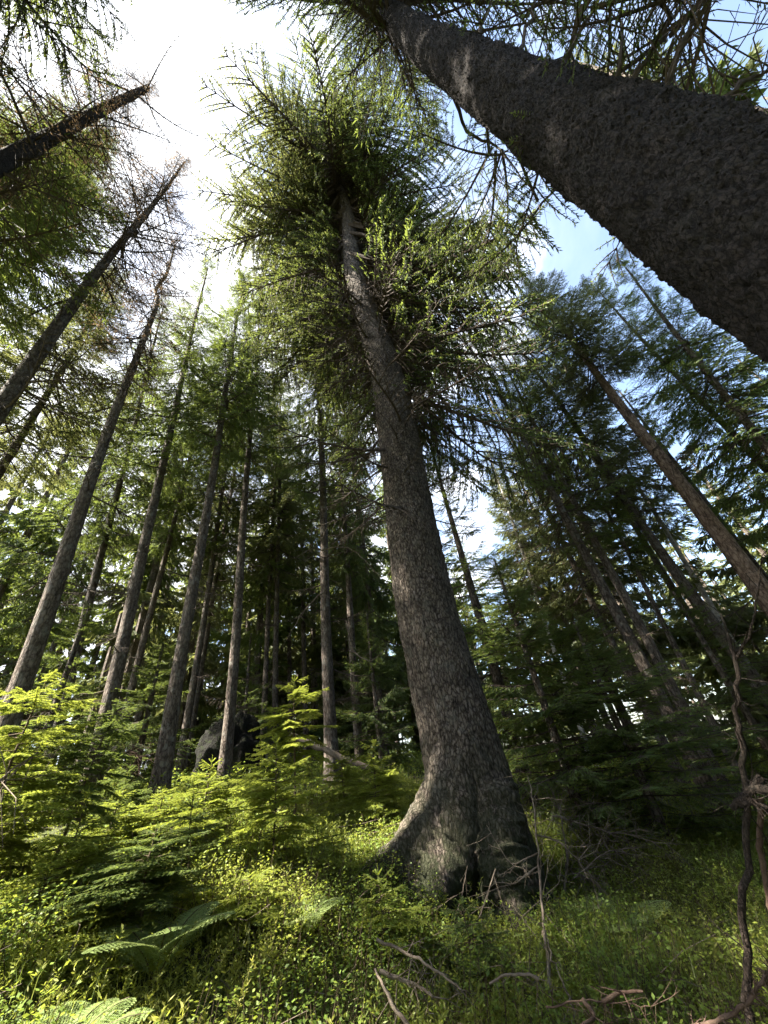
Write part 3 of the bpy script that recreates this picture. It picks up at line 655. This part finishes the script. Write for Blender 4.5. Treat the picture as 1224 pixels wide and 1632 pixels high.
# ------------------------------------------------------------------ ground
def axis_grid():
    a = np.concatenate([np.linspace(0, 14, 90, endpoint=False), 14 * (400 / 14) ** np.linspace(0, 1, 34)])
    return np.concatenate([-a[:0:-1], a])
g = axis_grid(); n = len(g); X, Y = np.meshgrid(g, g, indexing='ij'); Z = terrain(X, Y)
i = np.arange(n - 1)[:, None] * n; j = np.arange(n - 1)[None, :]
f = np.stack([i + j, i + n + j, i + n + j + 1, i + j + 1], -1).reshape(-1, 4)
mb = MB(); mb.mesh(np.stack([X, Y, Z], -1).reshape(-1, 3), f)
tag(part('ground', mb.data('ground', [M['soil']], True)), kind='structure')

# ------------------------------------------------------------------ undergrowth
def sector(n, r0, r1, rng, a0=-58, a1=58, pw=1.0):
    r = np.sqrt(rng.uniform(0, 1, n)) if pw == 1 else rng.uniform(0, 1, n) ** pw
    r = r0 + (r1 - r0) * r; a = np.radians(rng.uniform(a0, a1, n))
    return r * np.sin(a), r * np.cos(a)

def shrub_template(seed, stems=10, leaves=20, h=.32, ls=.023):
    rng = np.random.default_rng(seed); P = []; D = []; F = []; W = MB()
    for s in range(stems):
        a = rng.uniform(0, 2 * PI); o = np.array([rng.normal() * .05, rng.normal() * .05, 0]); hh = h * rng.uniform(.55, 1.15)
        d = np.array([math.cos(a) * .35, math.sin(a) * .35, 1.0])
        e = o + d * hh
        W.tube([o, (o + e) / 2 + rng.normal(size=3) * .012, e], [.0022, .0016, .001], 3)
        for k in range(leaves):
            u = rng.uniform(.3, 1.02); p = o + d * hh * u; b = rng.uniform(0, 2 * PI)
            tw = np.array([math.cos(b), math.sin(b), rng.uniform(-.1, .5)])
            P.append(p + tw * rng.uniform(0, .05)); D.append(tw + [0, 0, rng.uniform(-.5, .4)]); F.append([0, 0, 1.0])
    n = len(P)
    q = rhombi(np.array(P), np.array(D), rng.uniform(.7, 1.2, n) * ls, rng.uniform(.45, .65, n) * ls, rng, flat=np.array(F))
    wv = np.concatenate([W.v[i][W.f[i] - sum(len(x) for x in W.v[:i])] for i in range(len(W.v))])
    return q, wv
NEAR = [shrub_template(300 + i) for i in range(6)]
FAR = [shrub_template(320 + i, 7, 9, .36, .055) for i in range(4)]
def scatter(x, y, tm, rng, smin=.6, smax=1.25, sink=.03):
    A = []; B = []; z = terrain(x, y)
    for k in range(len(x)):
        a, b = tm[rng.integers(len(tm))]; t = rng.uniform(0, 2 * PI); s = rng.uniform(smin, smax)
        c, d = math.cos(t) * s, math.sin(t) * s; Rm = np.array([[c, -d, 0], [d, c, 0], [0, 0, s]])
        o = np.array([x[k], y[k], z[k] - sink]); A.append(a @ Rm.T + o); B.append(b @ Rm.T + o)
    return np.concatenate(A), np.concatenate(B)
def sprig_template(seed, stems=16, h=.26):
    rg = np.random.default_rng(seed); P = []; D = []
    for s in range(stems):
        a = rg.uniform(0, 2 * PI); o = np.array([rg.normal() * .08, rg.normal() * .08, 0]); hh = h * rg.uniform(.45, 1.2)
        d = np.array([math.cos(a) * .45, math.sin(a) * .45, 1.0])
        for k in range(26):
            u = rg.uniform(.2, 1); b = rg.uniform(0, 2 * PI)
            P.append(o + d * hh * u + np.array([0, 0, -.12 * hh * u * u])); D.append([math.cos(b), math.sin(b), rg.uniform(.1, 1.1)])
    n = len(P); q = rhombi(np.array(P), np.array(D), rg.uniform(.014, .034, n), rg.uniform(.004, .008, n), rg)
    return q, np.zeros((0, 4, 3))
SPRIG = [sprig_template(340 + i) for i in range(6)]
rng = np.random.default_rng(9)
def clumpy(x, y, rng, th=-.35):
    v = np.sin(1.9 * x + .7 * y) * np.sin(1.6 * y - .8 * x + 1) + .5 * np.sin(4.1 * x + 2) * np.sin(3.7 * y)
    return v + rng.normal(size=len(x)) * .35 > th
x, y = sector(3800, 2.0, 6.5, rng); k = clumpy(x, y, rng, -.05) & (np.hypot(x - .55, y - 5.45) > .62) & ~((np.hypot(x - .1, y - 4.9) < .9) & (rng.random(len(x)) < .35)); x, y = x[k], y[k]
t = rng.uniform(2.2, 6.0, 150); x = np.concatenate([x, .45 + rng.uniform(.75, 1.35, 150) * np.cos(t)]); y = np.concatenate([y, 5.05 + rng.uniform(.6, 1.2, 150) * np.sin(t)])
a1, b1 = scatter(x, y, NEAR, rng, .45, 1.35)
x, y = sector(3600, 6.2, 26, rng, pw=.75); k = clumpy(x, y, rng); x, y = x[k], y[k]
a2, b2 = scatter(x, y, FAR, rng, .7, 1.6)
mb = MB(); mb.quads(a1, 0); mb.quads(a2, 0); mb.quads(b1, 1); mb.quads(b2, 1)
x, y = sector(4200, 2.0, 9, rng); k = ~clumpy(x, y, rng, .1) & (np.hypot(x - .55, y - 5.45) > .62); x, y = x[k], y[k]
a3, b3 = scatter(x, y, SPRIG, rng, .5, 1.5)
mb.quads(a3, 2)
tag(part('undergrowth', mb.data('undergrowth', [M['leaf'], M['stem'], M['sprig']])), 'low green bilberry undergrowth covering the forest floor', 'undergrowth', kind='stuff')

def blades(x, y, rng, h, w):
    n = len(x); z = terrain(x, y); a = rng.uniform(0, 2 * PI, n); hh = h * rng.uniform(.5, 1.3, n)
    b = np.stack([x, y, z - .02], 1); out = np.stack([np.cos(a), np.sin(a), 0 * a], 1); s = np.stack([-np.sin(a), np.cos(a), 0 * a], 1)
    ben = rng.uniform(.1, .9, n)[:, None]; ww = (w * rng.uniform(.6, 1.2, n))[:, None]; H_ = hh[:, None]; up = np.array([0, 0, 1.0])
    m = b + up * H_ * .6 + out * H_ * .18 * ben; t = b + up * H_ * (1 - .3 * ben) + out * H_ * .65 * ben
    return np.concatenate([np.stack([b - s * ww * .5, b + s * ww * .5, m + s * ww * .4, m - s * ww * .4], 1), np.stack([m - s * ww * .4, m + s * ww * .4, t + s * ww * .04, t - s * ww * .04], 1)])
x, y = sector(26000, 2.2, 8, rng); k = ~clumpy(x, y, rng, -.1) & (np.hypot(x - .3, y - 5.2) > 1.1); x, y = x[k], y[k]
q1 = blades(x, y, rng, .30, .0045)
x, y = sector(14000, 3, 8, rng, 8, 55); q2 = blades(x, y, rng, .36, .0055)
x, y = sector(16000, 8, 24, rng, pw=.8); q3 = blades(x, y, rng, .4, .014)
mb = MB(); mb.quads(np.concatenate([q1, q2, q3]))
tag(part('grass', mb.data('grass', [M['grass']])), 'thin grass blades growing between the bilberry shrubs', 'grass', kind='stuff')

x, y = sector(26000, 2.2, 7, rng, -30, 25); k = clumpy(x, y, rng, .15); x, y = x[k], y[k]
mb = MB(); mb.quads(blades(x, y, rng, .26, .0045))
tag(part('withered_grass', mb.data('withered_grass', [M['straw']])), 'withered straw coloured grass between the green shrubs', 'grass', kind='stuff')
# brushwood litter: fine dead twigs nobody could count
mb = MB()
x, y = sector(2600, 2.2, 9, rng); z = terrain(x, y)
for k in range(len(x)):
    a = rng.uniform(0, 2 * PI); l = rng.uniform(.12, .55); dz = rng.uniform(-.02, .35) * l
    o = np.array([x[k], y[k], z[k] + rng.uniform(.01, .22)]); e = o + np.array([math.cos(a) * l, math.sin(a) * l, dz])
    mb.tube([o, (o + e) / 2 + rng.normal(size=3) * .03, e], [.0028, .0022, .001], 3)
tag(part('twig_litter', mb.data('twig_litter', [M['dead']])), 'fine dead twigs littering the undergrowth', 'litter', kind='stuff')

# ------------------------------------------------------------------ fern
def fern(label, px, py, d, H, seed, nf=6):
    rg = np.random.default_rng(seed); p = at(px, py, d); z = tz(p[0], p[1])
    root = empty('fern', (p[0], p[1], z), label, 'fern')
    for fr in range(nf):
        a = 2 * PI * fr / nf + rg.normal() * .3; L = H * rg.uniform(1.0, 1.5); h = np.array([math.cos(a), math.sin(a), 0]); lat = np.array([-h[1], h[0], 0])
        def q(u): return h * L * (.25 * u + .55 * u * u) + np.array([0, 0, H * (1.15 * u - .45 * u ** 3)])
        mb = MB(); us = np.linspace(0, 1, 9); mb.tube([q(u) for u in us], np.linspace(.005, .001, 9), 4, 1)
        P = []; D = []; LL = []; W = []
        for u in np.linspace(.22, .99, 26):
            tg = unit(q(u + .01) - q(u - .01)); l = L * .36 * math.sin(PI * min(1, (1.03 - u) / .95)) ** .8 * (1 if u > .3 else .7)
            for sd in (-1, 1):
                d_ = unit(lat * sd + tg * .35 + np.array([0, 0, -.15]))
                m = max(4, int(l / .012))
                for k in range(m):
                    v = (k + .5) / m
                    for s2 in (-1, 1):
                        P.append(q(u) + d_ * l * v); D.append(d_ * .5 + tg * s2 * .9); LL.append(max(.008, .030 * (1 - v * .75) * H / .45)); W.append(.012 * H / .45)
                P.append(q(u) + d_ * l * .9); D.append(d_); LL.append(.02); W.append(.01)
        mb.quads(rhombi(np.array(P), np.array(D), np.array(LL), np.array(W), rg, flat=np.tile([0, 0, 2.5], (len(P), 1))), 0)
        part('frond', mb.data('frond', [M['fern'], M['stem']]), root)
fern('pale green fern spreading its fronds in the bottom left corner', 85, 1615, 3.0, .34, 1, 8)
fern('small green fern at the bottom edge in the middle', 395, 1670, 2.9, .26, 2, 7)

fern('pale fern beside the shaded hollow in the lower left', 255, 1500, 3.6, 0.42, 5, 6)
fern('low fern among the shrubs under the sunlit middle sapling', 470, 1475, 3.9, 0.36, 6, 6)
fern('light fern in the grass right of the upright dead twigs', 985, 1480, 4.8, 0.4, 7, 6)
# ------------------------------------------------------------------ dead wood as things
def deadthing(name, label, cat, strands, mat, group=None, seed=0):
    """strands: list of (pixel points, r0, r1, twigs, twig length)"""
    p0 = at(*strands[0][0][0]); o = np.array([p0[0], p0[1], min(p0[2], tz(p0[0], p0[1]))])
    mb = MB()
    for k, (pts, r0, r1, tn, tl) in enumerate(strands):
        limb(mb, [at(*p) - o for p in pts], r0, r1, 7, seed + k, tn, tl, min(.0038, r0 * .5))
    ob = part(name, mb.data(name, [mat], True)); ob.location = o
    tag(ob, label, cat, group)
    return ob
D_ = 'dead branches lying in the undergrowth'
deadthing('dead_snag', 'dark forked dead stem with a knotty broken joint at the right edge', 'dead snag',
    [([(1198, 1640, 3.0), (1192, 1540, 3.0), (1185, 1420, 3.0), (1188, 1260, 3.0), (1182, 1190, 3.0), (1174, 1130, 3.0), (1172, 1045, 3.0)], .017, .012, 12, .25),
     ([(1172, 1050, 3.0), (1160, 1010, 3.02), (1150, 980, 3.05)], .010, .004, 4, .2),
     ([(1172, 1050, 3.0), (1195, 1010, 2.98), (1208, 950, 2.95), (1216, 890, 2.95)], .009, .003, 8, .25),
     ([(1190, 1262, 3.0), (1206, 1256, 2.98), (1235, 1262, 2.95)], .022, .018, 8, .12), ([(1178, 1282, 3.0), (1198, 1276, 2.97), (1224, 1290, 2.95)], .020, .015, 10, .12),
     ([(1165, 1288, 3.0), (1188, 1270, 2.98), (1215, 1240, 3)], .014, .020, 24, .1)], M['dark_wood'], seed=1)
deadthing('dead_snag', 'reddish bare stem leaning beside the knotty joint at the right edge', 'dead snag',
    [([(1240, 1480, 3.1), (1220, 1400, 3.1), (1210, 1340, 3.1), (1214, 1270, 3.1)], .014, .012, 3, .2)], M['dead_red'], seed=2)
deadthing('dead_branch', 'fuzzy reddish branch curving up out of the bottom right corner', 'branch',
    [([(1090, 1640, 2.8), (1140, 1628, 2.75), (1190, 1605, 2.7), (1215, 1565, 2.7), (1240, 1530, 2.7)], .009, .006, 110, .05)], M['dead_red'], D_, seed=3)
deadthing('dead_branch', 'pale stick lying left of the giant spruce roots', 'branch', [([(605, 1548, 2.9), (640, 1562, 2.9), (665, 1570, 2.9), (690, 1588, 2.85)], .009, .006, 12, .15)], M['dead'], D_, seed=4)
deadthing('dead_branch', 'pale straight stick pointing down at the bottom edge', 'branch', [([(598, 1545, 2.8), (622, 1595, 2.6), (655, 1640, 2.4)], .005, .009, 6, .15)], M['dead'], D_, seed=5)
deadthing('dead_branch', 'dark long stick slanting in front of the giant spruce roots', 'branch', [([(600, 1497, 3.4), (660, 1525, 3.3), (700, 1550, 3.2), (735, 1578, 3.1)], .009, .005, 14, .2)], M['dead'], D_, seed=6)
deadthing('dead_branch', 'bent pale stick arching right of the giant spruce foot', 'branch', [([(780, 1568, 3.0), (805, 1553, 3.0), (845, 1552, 3.0), (860, 1562, 3.0)], .005, .008, 8, .15)], M['dead'], D_, seed=7)
deadthing('dead_branch', 'forked pinkish dead branch lying at the bottom right', 'branch',
    [([(870, 1605, 2.8), (930, 1594, 2.8), (985, 1600, 2.8), (1040, 1603, 2.8)], .0042, .002, 26, .22), ([(960, 1597, 2.8), (985, 1583, 2.8), (1025, 1580, 2.8)], .010, .005, 4, .2), ([(930, 1594, 2.8), (950, 1620, 2.7), (920, 1640, 2.6)], .010, .006, 4, .2)], M['dead_red'], D_, seed=8)
deadthing('dead_twig', 'upright thin pale dead twig bush leaning on the right of the giant spruce foot', 'branch',
    [([(878, 1585, 3.6), (868, 1480, 4.2), (858, 1370, 4.4), (852, 1290, 4.5), (842, 1235, 4.6)], .013, .004, 22, .5), ([(856, 1360, 4.4), (815, 1380, 4.3), (775, 1315, 4.3)], .007, .002, 8, .3), ([(858, 1380, 4.4), (820, 1410, 4.3), (800, 1405, 4.3)], .007, .002, 6, .3),
     ([(868, 1480, 4.2), (880, 1530, 3.8), (905, 1580, 3.4), (915, 1620, 3.1)], .006, .003, 8, .3), ([(860, 1440, 4.4), (872, 1490, 4.3), (860, 1545, 4.2)], .005, .002, 4, .3),
     ([(855, 1330, 4.5), (890, 1340, 4.6), (930, 1380, 4.7), (960, 1420, 4.8)], .008, .003, 14, .5)], M['dead'], seed=9)
deadthing('dead_twig', 'fine dead twigs hanging down the front of the giant spruce foot', 'branch',
    [([(790, 1385, 4.55), (775, 1430, 4.45), (755, 1490, 4.4), (742, 1510, 4.4)], .006, .002, 12, .35), ([(745, 1380, 4.6), (738, 1420, 4.5), (725, 1465, 4.4)], .004, .002, 8, .3)], M['dead'], seed=10)
deadthing('dead_bush', 'tangled pale dead brushwood under the dark young spruce on the right', 'brushwood',
    [([(900, 1420, 5.6), (905, 1370, 5.7), (895, 1300, 5.8), (880, 1260, 5.9)], .014, .004, 50, .6), ([(915, 1400, 5.6), (960, 1360, 5.8), (1010, 1350, 6.0)], .009, .003, 45, .5), ([(880, 1300, 5.8), (950, 1320, 5.9), (1060, 1345, 6.2)], .010, .003, 50, .5), ([(910, 1390, 5.7), (940, 1400, 5.6), (985, 1440, 5.5)], .006, .002, 30, .4)], M['dead'], seed=11)
deadthing('fallen_log', 'pale weathered fallen log lying between the boulder and the grey trunk', 'log', [([(462, 1172, 8.6), (505, 1190, 8.5), (545, 1207, 8.4), (590, 1226, 8.3)], .06, .05, 16, .5)], M['dead'], seed=12)
deadthing('dead_branch', 'upper pale lichen branch sticking out in front of the grey trunk', 'branch', [([(520, 880, 8.9), (500, 872, 8.7), (468, 890, 8.5)], .02, .006, 26, .5), ([(515, 876, 8.8), (550, 870, 8.6), (575, 885, 8.5), (610, 925, 8.4)], .02, .006, 30, .5)], M['dead'], 'pale dead lichen branches', seed=13)
deadthing('dead_branch', 'lower pale lichen branch drooping left of the grey trunk', 'branch', [([(520, 940, 8.9), (490, 965, 8.7), (462, 1010, 8.5)], .02, .006, 30, .5)], M['dead'], 'pale dead lichen branches', seed=14)
deadthing('dead_branch', 'pale lichen branch curling right of the grey trunk above the log', 'branch', [([(552, 990, 9), (562, 1040, 8.8), (590, 1055, 8.7), (615, 1035, 8.6)], .02, .006, 30, .4)], M['dead'], 'pale dead lichen branches', seed=15)
deadthing('dead_branch', 'bare pale branch reaching left from the hillside at the left edge', 'branch', [([(60, 1200, 4.4), (20, 1225, 4.2), (-30, 1270, 4.0)], .008, .004, 16, .5)], M['dead'], D_, seed=16)
deadthing('dead_branch', 'reddish brown heap of dead twigs below the dark left trunks', 'branch', [([(190, 1215, 8.0), (205, 1195, 8.0), (225, 1205, 8.0)], .02, .01, 60, .5)], M['dead_red'], D_, seed=17)

# ------------------------------------------------------------------ boulder
def boulder(label, px, py, d, size, seed):
    import bmesh
    from mathutils import noise
    p = at(px, py, d); z = tz(p[0], p[1])
    bm = bmesh.new(); bmesh.ops.create_icosphere(bm, subdivisions=5, radius=1)
    for v in bm.verts:
        c = v.co.copy(); k = 1 + .35 * noise.noise(c * 1.1 + Vector((seed, 0, 0))) + .18 * noise.noise(c * 2.7) + .10 * noise.noise(c * 6) + .05 * noise.noise(c * 14)
        v.co = Vector((c.x * size[0] * k, c.y * size[1] * k, (c.z * size[2]) * k))
    me = bpy.data.meshes.new('boulder'); bm.to_mesh(me); bm.free(); me.materials.append(M['rock'])
    for q in me.polygons: q.use_smooth = True
    o = part('boulder', me); o.location = (p[0], p[1], z + size[2] * .3)
    tag(o, label, 'boulder')
boulder('black mossy boulder standing behind the slim sunlit trunk', 375, 1150, 11.6, (.85, .8, 1.15), 3)

# ------------------------------------------------------------------ far woods: reads as one mass
rng = np.random.default_rng(77)
fm = MB(); tr = MB()
FARC = []
for s in range(3):
    z, l, p_ = profile(np.random.default_rng(400 + s), 10, 2.05, 50, pl=-.35, pu=.4)
    light = [spray(420 + s * 3 + i, n2=9, dens=.6, tl=(.12, .22), tw=.05, bare=.15) for i in range(2)]
    FARC.append(crown(410 + s, z, l, p_, light)[0])
cnt = 0
for k in range(430):
    a = math.radians(rng.uniform(-62, 62)); r = 15.5 + 26 * rng.random()
    if k >= 300:                                      # unseen trees added behind the viewer to hold back sky light
        a = math.radians(rng.uniform(62, 298)); r = 6 + 22 * rng.random() ** .8
        if 228 < math.degrees(a) < 299: continue      # a gap on the sunny side
    x0, y0 = r * math.sin(a), r * math.cos(a); z0 = tz(x0, y0)
    
    cnt += 1
    if k < 300 and 8 < math.degrees(a) < 60 and k % 2: continue
    H = rng.uniform(13, 18) + (r - 17) * .12; cs = rng.uniform(1.0, 4) + (4 if k % 4 == 1 else 0)
    if k % 3 == 0: H = rng.uniform(3, 8); cs = .2
    if math.degrees(a) > 8 and math.degrees(a) < 60: H *= .82
    if k >= 300: H += 3
    q = FARC[rng.integers(3)]; t = rng.uniform(0, 2 * PI); w = rng.uniform(.8, 1.25)
    Rm = np.array([[math.cos(t) * w, -math.sin(t) * w, 0], [math.sin(t) * w, math.cos(t) * w, 0], [0, 0, (H - cs) / 10]])
    fm.quads(q @ Rm.T + np.array([x0, y0, z0 + cs]), 2 if k % 2 else 0)
    zt = np.linspace(-.2, H, 6); tr.tube(np.stack([x0 + 0 * zt, y0 + 0 * zt, z0 + zt], 1), np.linspace(.012 * H, .03, 6), 6)
fm.mesh(np.concatenate(tr.v), np.concatenate(tr.f), 1)
tag(part('far_woods', fm.data('far_woods', [M['needle_olive'], M['bark_far'], M['needle_dark']])), 'far spruce woods behind the trunks reading as one green mass', 'woods', kind='stuff')

# ------------------------------------------------------------------ light
SUN_AZ = math.radians(-106)                            # compass-like: 0 = +Y, negative = left
SUN_EL = math.radians(48)
sd = Vector((math.sin(SUN_AZ) * math.cos(SUN_EL), math.cos(SUN_AZ) * math.cos(SUN_EL), math.sin(SUN_EL)))
sl = bpy.data.lights.new('sun', 'SUN'); sl.energy = 5.0; sl.angle = math.radians(.53); sl.color = (1, .93, .80)
so = bpy.data.objects.new('sun', sl); C.objects.link(so); so.rotation_euler = sd.to_track_quat('Z', 'Y').to_euler(); so.location = sd * 60

w = bpy.data.worlds.new('World'); bpy.context.scene.world = w; w.use_nodes = True
nt = w.node_tree; nt.nodes.clear(); L = nt.links
out = N(nt, 'ShaderNodeOutputWorld'); bg = N(nt, 'ShaderNodeBackground'); bg.inputs['Strength'].default_value = .075
sky = N(nt, 'ShaderNodeTexSky'); sky.sky_type = 'NISHITA'; sky.sun_disc = False; sky.sun_elevation = SUN_EL; sky.sun_rotation = SUN_AZ % (2 * PI)
sky.air_density = 1.0; sky.dust_density = 1.6; sky.ozone_density = .7
tc = N(nt, 'ShaderNodeTexCoord'); mp = N(nt, 'ShaderNodeMapping'); mp.inputs['Scale'].default_value = (1, 1, 1.8)
L.new(tc.outputs['Generated'], mp.inputs[0])
cn = N(nt, 'ShaderNodeTexNoise'); cn.inputs['Scale'].default_value = 2.6; cn.inputs['Detail'].default_value = 8; cn.inputs['Roughness'].default_value = .58; cn.inputs['Distortion'].default_value = .3
L.new(mp.outputs[0], cn.inputs['Vector'])
dt = N(nt, 'ShaderNodeVectorMath', operation='DOT_PRODUCT'); L.new(tc.outputs['Generated'], dt.inputs[0])
cd = Vector((math.sin(math.radians(-60)) * .75, math.cos(math.radians(-60)) * .75, .66)); dt.inputs[1].default_value = cd
m1 = N(nt, 'ShaderNodeMath', operation='MULTIPLY_ADD'); L.new(dt.outputs['Value'], m1.inputs[0]); m1.inputs[1].default_value = .26; L.new(cn.outputs['Fac'], m1.inputs[2])
cr = ramp(nt, [(.50, (.05, .05, .05)), (.62, (.14, .14, .14)), (.76, (1, 1, 1))]); L.new(m1.outputs[0], cr.inputs[0])
mx = N(nt, 'ShaderNodeMixRGB'); L.new(cr.outputs[0], mx.inputs[0]); L.new(sky.outputs[0], mx.inputs[1]); mx.inputs[2].default_value = (3.9, 4.0, 4.2, 1)
L.new(mx.outputs[0], bg.inputs[0]); L.new(bg.outputs[0], out.inputs[0])

# ------------------------------------------------------------------ camera and render settings
cam = bpy.data.cameras.new('camera'); co = bpy.data.objects.new('camera', cam); C.objects.link(co)
cam.sensor_fit = 'HORIZONTAL'; cam.sensor_width = 36; cam.lens = 36 * FPX / 1224; cam.clip_start = .02; cam.clip_end = 2000
mw = Matrix.Identity(4)
for r in range(3):
    mw[r][0] = CR[r]; mw[r][1] = CU[r]; mw[r][2] = -FW[r]; mw[r][3] = CAM[r]
co.matrix_world = mw
sc = bpy.context.scene; sc.camera = co
sc.view_settings.view_transform = 'Standard'; sc.view_settings.look = 'None'; sc.view_settings.exposure = 3.05; sc.view_settings.gamma = 1
sc.cycles.max_bounces = 6; sc.cycles.diffuse_bounces = 4; sc.cycles.glossy_bounces = 2; sc.cycles.transmission_bounces = 3
sc.cycles.use_denoising = True; sc.cycles.sample_clamp_indirect = 6
sc.cycles.use_adaptive_sampling = True; sc.cycles.adaptive_threshold = .02
